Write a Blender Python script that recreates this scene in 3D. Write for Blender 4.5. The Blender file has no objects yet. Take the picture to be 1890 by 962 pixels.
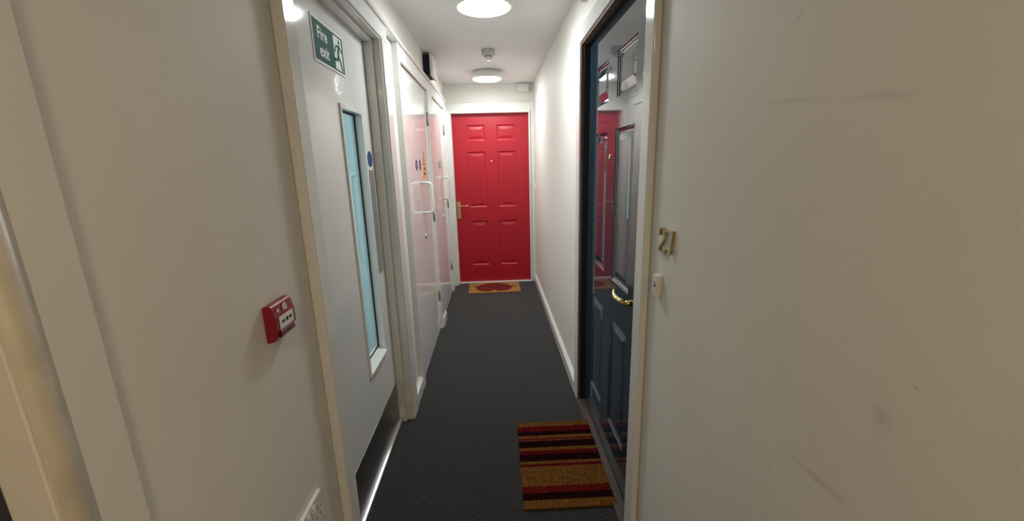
import bpy, bmesh, math, random
from mathutils import Vector, Matrix
random.seed(7)
PI = math.pi
S = bpy.context.scene
COL = S.collection

# ------------------------------------------------------------------ camera
W_PX, H_PX, F_PX = 1890.0, 962.0, 760.03
cam = bpy.data.cameras.new('camera'); camo = bpy.data.objects.new('camera', cam); COL.objects.link(camo)
cam.sensor_width = 36.0; cam.lens = F_PX * 36.0 / W_PX; cam.clip_start = 0.02
vy = Vector(((911 - 945) / F_PX, (303 - 481) / F_PX, 1)).normalized()
dn = Vector(((1030 - 945) / F_PX, (3710 - 481) / F_PX, 1)); dn = (dn - dn.dot(vy) * vy).normalized()
vx = dn.cross(vy)
# rows: world axes written in camera space (x right, y down, z forward)
R = Matrix((vx, vy, -dn))
B = R @ Matrix(((1, 0, 0), (0, -1, 0), (0, 0, -1)))       # blender camera looks along -z, y up
camo.matrix_world = Matrix.Translation((0, 0, 1.45)) @ B.to_4x4()
S.camera = camo

# ------------------------------------------------------------------ world, exposure
w = bpy.data.worlds.new('world'); S.world = w; w.use_nodes = True
w.node_tree.nodes['Background'].inputs[0].default_value = (0.55, 0.6, 0.7, 1)
w.node_tree.nodes['Background'].inputs[1].default_value = 0.02
vs = S.view_settings
vs.view_transform = 'Standard'; vs.look = 'None'; vs.gamma = 1.0; vs.use_curve_mapping = False
vs.exposure = 0.15
LAMP_COOL = (0.95, 0.995, 1.0); LAMP_STRENGTH = 66.0
LAMP_WARM = (1.0, 0.77, 0.50); WARM_STRENGTH = 66.0
DAY = (0.62, 0.90, 1.0); DAY_STRENGTH = 4.6

# ------------------------------------------------------------------ materials
MATS = {}
def srgb(r, g, b):
    f = lambda c: (c / 255 / 12.92) if c / 255 <= 0.04045 else ((c / 255 + 0.055) / 1.055) ** 2.4
    return (f(r), f(g), f(b), 1)
def mat(name, col, rough=0.5, metal=0.0, coat=0.0, spec=0.5, var=0.0, vscale=20.0, bump=0.0, bscale=60.0, bdist=0.001, stretch=None):
    if name in MATS: return MATS[name]
    m = bpy.data.materials.new(name); m.use_nodes = True; MATS[name] = m
    nt = m.node_tree; N = nt.nodes; L = nt.links; p = N['Principled BSDF']
    col = col if len(col) == 4 else (*col, 1)
    p.inputs['Base Color'].default_value = col; p.inputs['Roughness'].default_value = rough
    p.inputs['Metallic'].default_value = metal; p.inputs['Specular IOR Level'].default_value = spec
    p.inputs['Coat Weight'].default_value = coat; p.inputs['Coat Roughness'].default_value = 0.05
    geo = N.new('ShaderNodeNewGeometry'); vec = geo.outputs['Position']
    if stretch:
        mp = N.new('ShaderNodeMapping'); mp.inputs['Scale'].default_value = stretch; L.new(vec, mp.inputs[0]); vec = mp.outputs[0]
    if var:
        n = N.new('ShaderNodeTexNoise'); n.inputs['Scale'].default_value = vscale; n.inputs['Detail'].default_value = 5
        L.new(vec, n.inputs['Vector'])
        r = N.new('ShaderNodeValToRGB'); r.color_ramp.elements[0].position = 0.3; r.color_ramp.elements[1].position = 0.7
        r.color_ramp.elements[0].color = tuple(c * (1 - var) for c in col[:3]) + (1,)
        r.color_ramp.elements[1].color = tuple(min(1, c * (1 + var)) for c in col[:3]) + (1,)
        L.new(n.outputs['Fac'], r.inputs[0]); L.new(r.outputs[0], p.inputs['Base Color'])
    if bump:
        n = N.new('ShaderNodeTexNoise'); n.inputs['Scale'].default_value = bscale; n.inputs['Detail'].default_value = 3
        L.new(vec, n.inputs['Vector'])
        b = N.new('ShaderNodeBump'); b.inputs['Strength'].default_value = bump; b.inputs['Distance'].default_value = bdist
        L.new(n.outputs['Fac'], b.inputs['Height']); L.new(b.outputs[0], p.inputs['Normal'])
    return m
def emis(name, col, strength):
    m = bpy.data.materials.new(name); m.use_nodes = True; MATS[name] = m
    p = m.node_tree.nodes['Principled BSDF']
    p.inputs['Base Color'].default_value = (0.8, 0.8, 0.8, 1); p.inputs['Roughness'].default_value = 0.4
    p.inputs['Emission Color'].default_value = (*col, 1); p.inputs['Emission Strength'].default_value = strength
    return m

WALLC = (0.76, 0.735, 0.68)
mat('wall_paint', WALLC, 0.58, spec=0.25, var=0.025, vscale=3, bump=0.25, bscale=190, bdist=0.0008)
mat('ceiling_paint', (0.82, 0.82, 0.80), 0.7, spec=0.2, var=0.02, vscale=3, bump=0.2, bscale=150, bdist=0.0008)
mat('gloss_white', (0.76, 0.76, 0.735), 0.085, var=0.015, vscale=4, bump=0.08, bscale=160, bdist=0.0006)
mat('aged_gloss', (0.54, 0.50, 0.41), 0.30, var=0.10, vscale=22, bump=0.25, bscale=90, bdist=0.001)
mat('skirting_white', (0.72, 0.71, 0.67), 0.25, var=0.02, vscale=6, bump=0.1, bscale=120, bdist=0.0006)
mat('red_paint', (0.40, 0.006, 0.018), 0.40, bump=0.18, bscale=220, bdist=0.0005, var=0.04, vscale=30, stretch=(1, 1, 0.08))
mat('navy_gloss', (0.020, 0.038, 0.056), 0.05, spec=1.0, coat=0.35, bump=0.06, bscale=60, bdist=0.0006)
mat('dark_door', (0.03, 0.028, 0.034), 0.35, var=0.2, vscale=15)
mat('raw_wood', (0.17, 0.095, 0.075), 0.65, var=0.35, vscale=18, bump=0.4, bscale=40, stretch=(1, 1, 0.1))
mat('threshold_wood', (0.055, 0.036, 0.032), 0.6, var=0.35, vscale=30, bump=0.4, bscale=60, stretch=(1, 0.15, 1))
mat('black_seal', (0.008, 0.007, 0.008), 0.6, bump=0.1)
mat('steel_brushed', (0.30, 0.30, 0.30), 0.34, metal=1, var=0.05, vscale=50, stretch=(1, 0.05, 1), bump=0.1, bscale=200)
mat('aluminium', (0.62, 0.62, 0.61), 0.32, metal=1, var=0.08, vscale=40, bump=0.1)
mat('plate_grey', (0.42, 0.44, 0.46), 0.3, metal=0.7, bump=0.05)
mat('brass', (0.70, 0.56, 0.26), 0.22, metal=1, var=0.08, vscale=60, bump=0.08, bscale=80)
mat('brass_dull', (0.60, 0.50, 0.26), 0.30, metal=1, var=0.1, vscale=60)
mat('screw_steel', (0.55, 0.55, 0.56), 0.3, metal=1, bump=0.05)
mat('hinge_steel', (0.30, 0.30, 0.31), 0.35, metal=1, bump=0.05)
mat('plastic_white', (0.76, 0.74, 0.70), 0.3, bump=0.03)
mat('plastic_grey', (0.50, 0.50, 0.48), 0.4, bump=0.03)
mat('plastic_black', (0.006, 0.008, 0.020), 0.5, spec=0.2, bump=0.03)
mat('call_red', (0.24, 0.005, 0.015), 0.3, bump=0.05, bscale=200)
mat('call_flap', (0.14, 0.004, 0.02), 0.2, bump=0.03)
mat('sign_green', srgb(18, 84, 72), 0.6, spec=0.06, bump=0.03)
mat('sign_white', (0.80, 0.82, 0.80), 0.6, spec=0.1, bump=0.03)
mat('print_black', (0.012, 0.012, 0.012), 0.4, bump=0.02)
mat('print_white', (0.75, 0.72, 0.70), 0.4, bump=0.02)
mat('sticker_blue', srgb(32, 60, 120), 0.28, bump=0.02)
mat('sticker_yellow', srgb(240, 175, 20), 0.35, bump=0.02)
mat('sticker_blue_glare', srgb(120, 126, 136), 0.25, bump=0.02)  # blue sticker greyed: the highlight it reflects is put into the colour
mat('sticker_yellow_glare', srgb(214, 200, 160), 0.25, bump=0.02)  # yellow paled in the colour to stand in for a reflected highlight
mat('print_glare', srgb(150, 142, 124), 0.3, bump=0.02)  # black print lightened, same reflection painted into the colour
mat('coir', srgb(168, 124, 72), 0.95, spec=0.1, var=0.25, vscale=260, bump=0.8, bscale=500, bdist=0.003)
mat('coir_red', srgb(128, 42, 44), 0.95, spec=0.1, var=0.2, vscale=260, bump=0.8, bscale=500, bdist=0.003)
mat('rubber_black', (0.012, 0.012, 0.012), 0.8, bump=0.1)
mat('socket_dark', (0.01, 0.01, 0.01), 0.7, bump=0.02)
mat('landing_paint', (0.62, 0.66, 0.66), 0.6, var=0.02, vscale=3, bump=0.1)
emis('lamp_cool', LAMP_COOL, LAMP_STRENGTH)
emis('lamp_warm', LAMP_WARM, WARM_STRENGTH)
emis('daylight_pane', DAY, DAY_STRENGTH)

def glass_mat():
    m = bpy.data.materials.new('door_glass'); m.use_nodes = True; MATS['door_glass'] = m
    nt = m.node_tree; N = nt.nodes; L = nt.links
    p = N['Principled BSDF']; p.inputs['Roughness'].default_value = 0.03
    p.inputs['Base Color'].default_value = (0.10, 0.16, 0.17, 1)
    tr = N.new('ShaderNodeBsdfTransparent'); tr.inputs[0].default_value = (0.93, 0.98, 0.985, 1)
    gl = N.new('ShaderNodeBsdfGlossy'); gl.inputs['Roughness'].default_value = 0.02
    lw = N.new('ShaderNodeFresnel'); lw.inputs[0].default_value = 1.45
    mx = N.new('ShaderNodeMixShader')
    geo = N.new('ShaderNodeNewGeometry'); inv = N.new('ShaderNodeMath'); inv.operation = 'SUBTRACT'; inv.inputs[0].default_value = 1.0
    L.new(geo.outputs['Backfacing'], inv.inputs[1]); mu = N.new('ShaderNodeMath'); mu.operation = 'MULTIPLY'
    L.new(lw.outputs[0], mu.inputs[0]); L.new(inv.outputs[0], mu.inputs[1])      # reflect only at the outer faces of the pane
    L.new(mu.outputs[0], mx.inputs[0]); L.new(tr.outputs[0], mx.inputs[1]); L.new(gl.outputs[0], mx.inputs[2])
    L.new(mx.outputs[0], N['Material Output'].inputs[0])
glass_mat()

def carpet_mat():
    m = bpy.data.materials.new('carpet'); m.use_nodes = True; MATS['carpet'] = m
    nt = m.node_tree; N = nt.nodes; L = nt.links; p = N['Principled BSDF']
    geo = N.new('ShaderNodeNewGeometry')
    n1 = N.new('ShaderNodeTexNoise'); n1.inputs['Scale'].default_value = 150; n1.inputs['Detail'].default_value = 4; n1.inputs['Roughness'].default_value = 0.7
    n2 = N.new('ShaderNodeTexNoise'); n2.inputs['Scale'].default_value = 5; n2.inputs['Detail'].default_value = 3
    for n in (n1, n2): L.new(geo.outputs['Position'], n.inputs['Vector'])
    r = N.new('ShaderNodeValToRGB')
    e = r.color_ramp.elements
    e[0].position = 0.36; e[0].color = (0.003, 0.003, 0.0035, 1)
    e[1].position = 0.70; e[1].color = (0.11, 0.11, 0.114, 1)
    x = r.color_ramp.elements.new(0.53); x.color = (0.016, 0.0165, 0.018, 1)
    L.new(n1.outputs['Fac'], r.inputs[0])
    mixn = N.new('ShaderNodeMix'); mixn.data_type = 'RGBA'; mixn.blend_type = 'MULTIPLY'; mixn.inputs[0].default_value = 0.35
    L.new(r.outputs[0], mixn.inputs[6]); L.new(n2.outputs['Fac'], mixn.inputs[7]); L.new(mixn.outputs[2], p.inputs['Base Color'])
    p.inputs['Roughness'].default_value = 1.0; p.inputs['Specular IOR Level'].default_value = 0.05
    p.inputs['Sheen Weight'].default_value = 0.30; p.inputs['Sheen Roughness'].default_value = 0.5
    b = N.new('ShaderNodeBump'); b.inputs['Strength'].default_value = 0.9; b.inputs['Distance'].default_value = 0.004
    L.new(n1.outputs['Fac'], b.inputs['Height']); L.new(b.outputs[0], p.inputs['Normal'])
carpet_mat()

def scuffed_wall():
    """right wall paint: same paint plus the scuffs, smears and scratches seen on it"""
    m = MATS['wall_paint'].copy(); m.name = 'wall_paint_scuffed'; MATS['wall_paint_scuffed'] = m
    nt = m.node_tree; N = nt.nodes; L = nt.links; p = N['Principled BSDF']
    base = p.inputs['Base Color'].links[0].from_socket
    geo = N.new('ShaderNodeNewGeometry')
    marks = [  # y, z, half length, half width, angle of (y,z) line, strength
        (0.690, 1.538, 0.100, 0.0070, 0.08, 0.16), (0.530, 1.521, 0.065, 0.0080, 0.09, 0.18),
        (0.452, 1.118, 0.020, 0.0260, 0.0, 0.22), (0.530, 0.956, 0.085, 0.010, -0.09, 0.30),
        (0.755, 1.239, 0.026, 0.0016, -0.05, 0.30), (0.636, 0.891, 0.010, 0.0022, 0.2, 0.7),
        (0.699, 1.664, 0.014, 0.008, -0.5, 0.22), (0.419, 1.180, 0.006, 0.0016, 0.4, 0.5),
        (0.912, 0.993, 0.009, 0.0020, 1.5, 0.7), (0.920, 1.018, 0.003, 0.003, 0, 0.7),
        (0.70, 0.93, 0.012, 0.0016, 0.7, 0.5), (0.74, 0.905, 0.012, 0.0016, 0.8, 0.45),
        (0.60, 1.06, 0.20, 0.004, 0.75, 0.10), (0.85, 0.93, 0.10, 0.004, 0.9, 0.14),
        (1.02, 0.72, 0.08, 0.003, 0.8, 0.15), (0.52, 1.20, 0.010, 0.0016, 0.3, 0.4)]
    nz = N.new('ShaderNodeTexNoise'); nz.inputs['Scale'].default_value = 45; nz.inputs['Detail'].default_value = 4
    L.new(geo.outputs['Position'], nz.inputs['Vector'])
    total = None
    for (y, z, a, b, ang, st) in marks:
        mp = N.new('ShaderNodeMapping'); mp.vector_type = 'TEXTURE'
        mp.inputs['Location'].default_value = (0.49, y, z); mp.inputs['Rotation'].default_value = (ang, 0, 0)
        mp.inputs['Scale'].default_value = (1.0, a, b)
        L.new(geo.outputs['Position'], mp.inputs[0])
        g = N.new('ShaderNodeTexGradient'); g.gradient_type = 'SPHERICAL'; L.new(mp.outputs[0], g.inputs[0])
        mu = N.new('ShaderNodeMath'); mu.operation = 'MULTIPLY'; mu.inputs[1].default_value = st * 1.6; L.new(g.outputs['Fac'], mu.inputs[0])
        if total is None: total = mu.outputs[0]
        else:
            ad = N.new('ShaderNodeMath'); ad.operation = 'MAXIMUM'; L.new(total, ad.inputs[0]); L.new(mu.outputs[0], ad.inputs[1]); total = ad.outputs[0]
    m2 = N.new('ShaderNodeMath'); m2.operation = 'MULTIPLY'; L.new(total, m2.inputs[0]); L.new(nz.outputs['Fac'], m2.inputs[1])
    mx = N.new('ShaderNodeMix'); mx.data_type = 'RGBA'; mx.clamp_factor = True
    L.new(m2.outputs[0], mx.inputs[0]); L.new(base, mx.inputs[6]); mx.inputs[7].default_value = (0.10, 0.09, 0.085, 1)
    L.new(mx.outputs[2], p.inputs['Base Color'])
scuffed_wall()

STRIPES = [(2.0662, 'c'), (2.0219, 'r'), (1.9793, 'd'), (1.9449, 'c'), (1.9221, 'r'), (1.9093, 'p'), (1.9006, 'd'), (1.8496, 'c'),
           (1.8271, 'r'), (1.799, 'd'), (1.7487, 'c'), (1.73, 'r'), (1.7116, 'c'), (1.5883, 'o'), (1.5473, 'd'), (1.508, 'c')]
MAT_Y0, MAT_Y1 = 1.467, 2.066
def stripe_mat():
    m = bpy.data.materials.new('striped_coir'); m.use_nodes = True; MATS['striped_coir'] = m
    nt = m.node_tree; N = nt.nodes; L = nt.links; p = N['Principled BSDF']
    p.inputs['Roughness'].default_value = 0.95; p.inputs['Specular IOR Level'].default_value = 0.1
    tc = N.new('ShaderNodeTexCoord'); sp = N.new('ShaderNodeSeparateXYZ'); L.new(tc.outputs['Object'], sp.inputs[0])
    # wobble the stripe edges a little
    nz = N.new('ShaderNodeTexNoise'); nz.inputs['Scale'].default_value = 220; L.new(tc.outputs['Object'], nz.inputs['Vector'])
    ma = N.new('ShaderNodeMath'); ma.operation = 'MULTIPLY_ADD'; ma.inputs[1].default_value = 0.010; ma.inputs[2].default_value = -0.005
    L.new(nz.outputs['Fac'], ma.inputs[0])
    add = N.new('ShaderNodeMath'); add.operation = 'ADD'; L.new(sp.outputs['Y'], add.inputs[0]); L.new(ma.outputs[0], add.inputs[1])
    mr = N.new('ShaderNodeMapRange'); mr.inputs['From Min'].default_value = 0.0; mr.inputs['From Max'].default_value = MAT_Y1 - MAT_Y0
    L.new(add.outputs[0], mr.inputs['Value'])
    r = N.new('ShaderNodeValToRGB'); r.color_ramp.interpolation = 'CONSTANT'
    C = {'c': srgb(128, 88, 40), 'r': srgb(105, 14, 20), 'd': srgb(38, 8, 10), 'p': srgb(128, 66, 58), 'o': srgb(112, 24, 16)}
    el = sorted([((b_next - MAT_Y0) / (MAT_Y1 - MAT_Y0), C[c]) for (y, c), b_next in zip(STRIPES, [s[0] for s in STRIPES[1:]] + [MAT_Y0])], key=lambda t: t[0])
    e = r.color_ramp.elements
    e[0].position = 0; e[0].color = el[0][1]; e[1].position = el[1][0]; e[1].color = el[1][1]
    for pos, c in el[2:]:
        q = e.new(max(0, min(1, pos))); q.color = c
    L.new(mr.outputs[0], r.inputs[0])
    n2 = N.new('ShaderNodeTexNoise'); n2.inputs['Scale'].default_value = 300; n2.inputs['Detail'].default_value = 3; L.new(tc.outputs['Object'], n2.inputs['Vector'])
    r2 = N.new('ShaderNodeValToRGB'); r2.color_ramp.elements[0].position = 0.3; r2.color_ramp.elements[0].color = (0.55, 0.55, 0.55, 1); r2.color_ramp.elements[1].position = 0.7; r2.color_ramp.elements[1].color = (1.25, 1.2, 1.15, 1)
    L.new(n2.outputs['Fac'], r2.inputs[0])
    mx = N.new('ShaderNodeMix'); mx.data_type = 'RGBA'; mx.blend_type = 'MULTIPLY'; mx.inputs[0].default_value = 1
    L.new(r.outputs[0], mx.inputs[6]); L.new(r2.outputs[0], mx.inputs[7]); L.new(mx.outputs[2], p.inputs['Base Color'])
    b = N.new('ShaderNodeBump'); b.inputs['Strength'].default_value = 0.8; b.inputs['Distance'].default_value = 0.003
    L.new(n2.outputs['Fac'], b.inputs['Height']); L.new(b.outputs[0], p.inputs['Normal'])
stripe_mat()

# ------------------------------------------------------------------ builders
def tag(o, label, cat=None, group=None, kind=None):
    o['label'] = label
    if cat: o['category'] = cat
    if group: o['group'] = group
    if kind: o['kind'] = kind
    return o
def empty(name, loc, rotz=0.0):
    o = bpy.data.objects.new(name, None); COL.objects.link(o); o.location = loc; o.rotation_euler = (0, 0, rotz)
    o.empty_display_size = 0.05
    return o
def root_of(o):
    while o.parent: o = o.parent
    return o

class MB:
    """collects geometry; build() links it as one mesh object"""
    def __init__(s): s.v = []; s.f = []; s.sm = []
    def add(s, vs, fs, smooth=False):
        k = len(s.v); s.v += [tuple(p) for p in vs]; s.f += [tuple(i + k for i in f) for f in fs]; s.sm += [smooth] * len(fs)
        return s
    def box(s, x0, x1, y0, y1, z0, z1):
        x0, x1 = sorted((x0, x1)); y0, y1 = sorted((y0, y1)); z0, z1 = sorted((z0, z1))
        return s.add([(x0, y0, z0), (x1, y0, z0), (x1, y1, z0), (x0, y1, z0), (x0, y0, z1), (x1, y0, z1), (x1, y1, z1), (x0, y1, z1)],
                     [(0, 3, 2, 1), (4, 5, 6, 7), (0, 1, 5, 4), (1, 2, 6, 5), (2, 3, 7, 6), (3, 0, 4, 7)])
    def prism(s, pts, axis, a0, a1, smooth=False):
        """polygon pts (2d, ccw) extruded along axis; the 2d coords are the other two axes in x,y,z order"""
        def P(p, a):
            return {'x': (a, p[0], p[1]), 'y': (p[0], a, p[1]), 'z': (p[0], p[1], a)}[axis]
        n = len(pts); vs = [P(p, a0) for p in pts] + [P(p, a1) for p in pts]
        s.add(vs, [tuple(range(n))[::-1], tuple(range(n, 2 * n))])
        s.add(vs, [(i, (i + 1) % n, n + (i + 1) % n, n + i) for i in range(n)], smooth)
        return s
    def lathe(s, prof, c=(0, 0, 0), axis='z', n=32, smooth=True):
        """prof: list of (radius, height); axis z, or y (height runs along y)"""
        vs = []; fs = []
        for (r, h) in prof:
            for k in range(n):
                a = 2 * PI * k / n; u, v_ = r * math.cos(a), r * math.sin(a)
                q = (u, v_, h) if axis == 'z' else ((u, h, v_) if axis == 'y' else (h, u, v_))
                vs.append((c[0] + q[0], c[1] + q[1], c[2] + q[2]))
        for i in range(len(prof) - 1):
            for k in range(n):
                fs.append((i * n + k, i * n + (k + 1) % n, (i + 1) * n + (k + 1) % n, (i + 1) * n + k))
        s.add(vs, fs, smooth)
        if prof[0][0] > 1e-6: s.add(vs[:n], [tuple(range(n))])
        if prof[-1][0] > 1e-6: s.add(vs[-n:], [tuple(range(n))])
        return s
    def tube(s, path, r, n=10, flat=1.0, up=(0, 0, 1)):
        """round tube along path; r a number or a list; flat squashes along the second frame axis"""
        P = [Vector(p) for p in path]; m = len(P); rr = r if isinstance(r, (list, tuple)) else [r] * m
        vs = []; fs = []; prev = None
        for i in range(m):
            t = (P[min(i + 1, m - 1)] - P[max(i - 1, 0)]).normalized()
            if prev is None:
                u = Vector(up).cross(t)
                if u.length < 1e-4: u = Vector((1, 0, 0)).cross(t)
                u.normalize()
            else: u = (prev - prev.dot(t) * t).normalized()
            prev = u; v_ = t.cross(u)
            for k in range(n):
                a = 2 * PI * k / n
                vs.append(P[i] + u * (rr[i] * math.cos(a)) + v_ * (rr[i] * flat * math.sin(a)))
        for i in range(m - 1):
            for k in range(n):
                fs.append((i * n + k, i * n + (k + 1) % n, (i + 1) * n + (k + 1) % n, (i + 1) * n + k))
        s.add(vs, fs, True); s.add(vs[:n], [tuple(range(n))[::-1]]); s.add(vs[-n:], [tuple(range(n))])
        return s
    def stroke(s, pts, wd, y0, y1):
        """flat mitred stroke in the local xz plane, extruded in y"""
        P = [Vector(p) for p in pts]; n = len(P); Lf = []; Rt = []
        for i in range(n):
            a = (P[i] - P[i - 1]).normalized() if i else None
            b = (P[i + 1] - P[i]).normalized() if i < n - 1 else None
            na = Vector((-a.y, a.x)) if a else None; nb = Vector((-b.y, b.x)) if b else None
            if na is None: m_ = nb
            elif nb is None: m_ = na
            else:
                m_ = (na + nb).normalized(); m_ = m_ / max(0.45, m_.dot(na))
            Lf.append(P[i] + m_ * wd / 2); Rt.append(P[i] - m_ * wd / 2)
        vs = [(p.x, y, p.y) for y in (y0, y1) for p in Lf + Rt]; k = 2 * n; fs = []
        for i in range(n - 1):
            fs += [(i, i + 1, n + i + 1, n + i), (k + i, k + i + 1, k + n + i + 1, k + n + i), (i, i + 1, k + i + 1, k + i), (n + i, n + i + 1, k + n + i + 1, k + n + i)]
        fs += [(0, n, k + n, k), (n - 1, 2 * n - 1, k + 2 * n - 1, k + n - 1)]
        return s.add(vs, fs)
    def disc(s, cx, cz, r, y0, y1, n=32, rx=None):
        rx = rx or r
        return s.prism([(cx + rx * math.cos(2 * PI * k / n), cz + r * math.sin(2 * PI * k / n)) for k in range(n)], 'y', y0, y1)
    def rrect(s, x0, x1, z0, z1, r, y0, y1, n=5):
        pts = []
        for (cx, cz, a0) in ((x1 - r, z0 + r, -PI / 2), (x1 - r, z1 - r, 0), (x0 + r, z1 - r, PI / 2), (x0 + r, z0 + r, PI)):
            for k in range(n + 1):
                a = a0 + PI / 2 * k / n; pts.append((cx + r * math.cos(a), cz + r * math.sin(a)))
        return s.prism(pts, 'y', y0, y1)
    def build(s, name, m, parent=None, world=True, bev=0.0, seg=2):
        vs = s.v
        if parent is not None and world:
            r = root_of(parent); M = Matrix.Translation(r.location) @ Matrix.Rotation(r.rotation_euler.z, 4, 'Z'); Mi = M.inverted()
            vs = [tuple(Mi @ Vector(p)) for p in vs]
        me = bpy.data.meshes.new(name); me.from_pydata(vs, [], s.f)
        bm = bmesh.new(); bm.from_mesh(me)
        bmesh.ops.remove_doubles(bm, verts=bm.verts, dist=1e-6) if bev == 0 and any(s.sm) else None
        if not any(s.sm) or True: bmesh.ops.recalc_face_normals(bm, faces=bm.faces)
        bm.to_mesh(me); bm.free()
        if any(s.sm):
            if len(me.polygons) == len(s.sm):
                me.polygons.foreach_set('use_smooth', s.sm)
            else:
                me.polygons.foreach_set('use_smooth', [len(p.vertices) <= 4 for p in me.polygons])
        me.materials.append(MATS[m]); o = bpy.data.objects.new(name, me); COL.objects.link(o)
        if parent is not None: o.parent = parent
        if bev:
            b = o.modifiers.new('bevel', 'BEVEL'); b.width = bev; b.segments = seg; b.limit_method = 'ANGLE'; b.angle_limit = math.radians(40)
        return o
def boxes(name, m, parent, *bs, bev=0.0, seg=2, world=True):
    q = MB()
    for b in bs: q.box(*b)
    return q.build(name, m, parent, world, bev, seg)
def text_mb(body, size, loc, y0, y1, bold=0.0, sx=1.0):
    """flat lettering in local xz plane (x right, z up), left baseline at loc"""
    cu = bpy.data.curves.new('lettering', 'FONT'); cu.body = body; cu.size = size; cu.offset = bold; cu.resolution_u = 3
    ob = bpy.data.objects.new('lettering', cu); COL.objects.link(ob)
    dg = bpy.context.evaluated_depsgraph_get(); me = bpy.data.meshes.new_from_object(ob.evaluated_get(dg))
    q = MB(); q.add([(loc[0] + v.co.x * sx, y0, loc[1] + v.co.y) for v in me.vertices], [tuple(p.vertices) for p in me.polygons])
    bpy.data.objects.remove(ob); bpy.data.curves.remove(cu); bpy.data.meshes.remove(me)
    return q
def screw(parent, name, p, r=0.004, axis='y', h=0.0015, m='screw_steel', world=False):
    q = MB(); sgn = -1 if axis == 'y' else 1
    q.lathe([(r, 0), (r, sgn * h * 0.5), (r * 0.6, sgn * h), (0, sgn * h)], p, axis, 12)
    return q.build(name, m, parent, world)

# ------------------------------------------------------------------ dimensions
XL, XR, YE, ZC, YB = -0.545, 0.49, 5.05, 2.346, -2.4
ZD = 2.06

# ------------------------------------------------------------------ the setting
def struct(name, q, m, label, bev=0.0):
    o = q.build(name, m, None, bev=bev); tag(o, label, kind='structure'); return o
struct('floor', MB().box(-2.4, 0.75, YB - 0.1, YE + 0.2, -0.1, 0.0), 'carpet', 'charcoal flecked carpet running the length of the corridor')
struct('ceiling', MB().box(-2.4, 0.75, YB - 0.1, YE + 0.2, ZC, ZC + 0.1), 'ceiling_paint', 'off-white painted corridor ceiling with round lights')
q = MB()
for a, b in ((YB, -0.46), (0.445, 1.225), (2.19, 2.56), (3.57, 3.78), (4.69, YE + 0.1)): q.box(XL - 0.10, XL, a, b, 0, ZC)
for a, b, z in ((-0.46, 0.445, 2.06), (1.225, 2.19, 2.075), (2.56, 3.57, 2.06), (3.78, 4.69, 2.06)): q.box(XL - 0.10, XL, a, b, z, ZC)
struct('wall_left', q, 'wall_paint', 'warm off-white left corridor wall with door openings')
q = MB()
for a, b in ((YB, 1.345), (2.31, YE + 0.1)): q.box(XR, XR + 0.1, a, b, 0, ZC)
q.box(XR, XR + 0.1, 1.345, 2.31, 2.06, ZC)
struct('wall_right', q, 'wall_paint_scuffed', 'warm off-white right corridor wall with scuffs and smears')
q = MB(); q.box(XL - 0.1, -0.50, YE, YE + 0.1, 0, ZC); q.box(0.45, XR + 0.1, YE, YE + 0.1, 0, ZC); q.box(-0.50, 0.45, YE, YE + 0.1, 2.05, ZC)
q.box(-0.50, 0.45, YE + 0.08, YE + 0.1, 0, 2.05)
struct('wall_end', q, 'wall_paint', 'off-white wall around the red door at the corridor end')
struct('wall_back', MB().box(-2.4, 0.75, YB - 0.1, YB, 0, ZC), 'wall_paint', 'plain off-white wall closing the corridor behind')
# the stair landing behind the glazed fire door
q = MB(); q.box(-2.3, XL - 0.1, 2.50, 2.56, 0, ZC)
struct('wall_landing_far', q, 'landing_paint', 'pale landing wall seen through the narrow door glass')
struct('wall_landing_near', MB().box(-2.3, XL - 0.1, 0.60, 0.66, 0, ZC), 'landing_paint', 'pale landing wall nearest the entrance side')
q = MB(); q.box(-2.36, -2.3, 0.6, 0.9, 0, ZC); q.box(-2.36, -2.3, 2.3, 2.56, 0, ZC); q.box(-2.36, -2.3, 0.9, 2.3, 0, 0.8); q.box(-2.36, -2.3, 0.9, 2.3, 2.1, ZC)
struct('wall_landing_outer', q, 'landing_paint', 'landing outer wall around the daylight window')
win = empty('window_1', (-2.33, 1.6, 0.8)); tag(win, 'frosted daylight window on the stair landing', kind='structure')
boxes('pane', 'daylight_pane', win, (-2.345, -2.335, 0.95, 2.25, 0.85, 2.05))
boxes('window_frame', 'gloss_white', win, (-2.35, -2.29, 0.9, 0.95, 0.8, 2.1), (-2.35, -2.29, 2.25, 2.3, 0.8, 2.1), (-2.35, -2.29, 0.95, 2.25, 0.8, 0.85),
      (-2.35, -2.29, 0.95, 2.25, 2.05, 2.1), (-2.345, -2.30, 1.58, 1.62, 0.85, 2.05))

# skirting boards (chamfered top)
def skirt(name, x_wall, side, y0, y1, label, x_front, z=0.088):
    d = x_front - x_wall
    pts = [(x_wall, 0), (x_front, 0), (x_front, z - 0.014), (x_wall + d * 0.35, z), (x_wall, z)]
    q = MB().prism(pts, 'y', y0, y1); o = q.build(name, 'skirting_white', None, bev=0.0015); tag(o, label, kind='structure'); return o
skirt('baseboard_right', XR, -1, 2.378, 4.985, 'white baseboard along the right wall towards the red door', 0.465)
skirt('baseboard_right_near', XR, -1, YB, 1.262, 'white baseboard below the scuffed right wall', 0.465)
skirt('baseboard_left', XL, 1, 2.198, 2.516, 'short white baseboard between fire door and first cupboard', -0.516)
skirt('baseboard_left_near', XL, 1, 0.530, 1.166, 'white baseboard below the red fire call point', -0.520)

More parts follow.
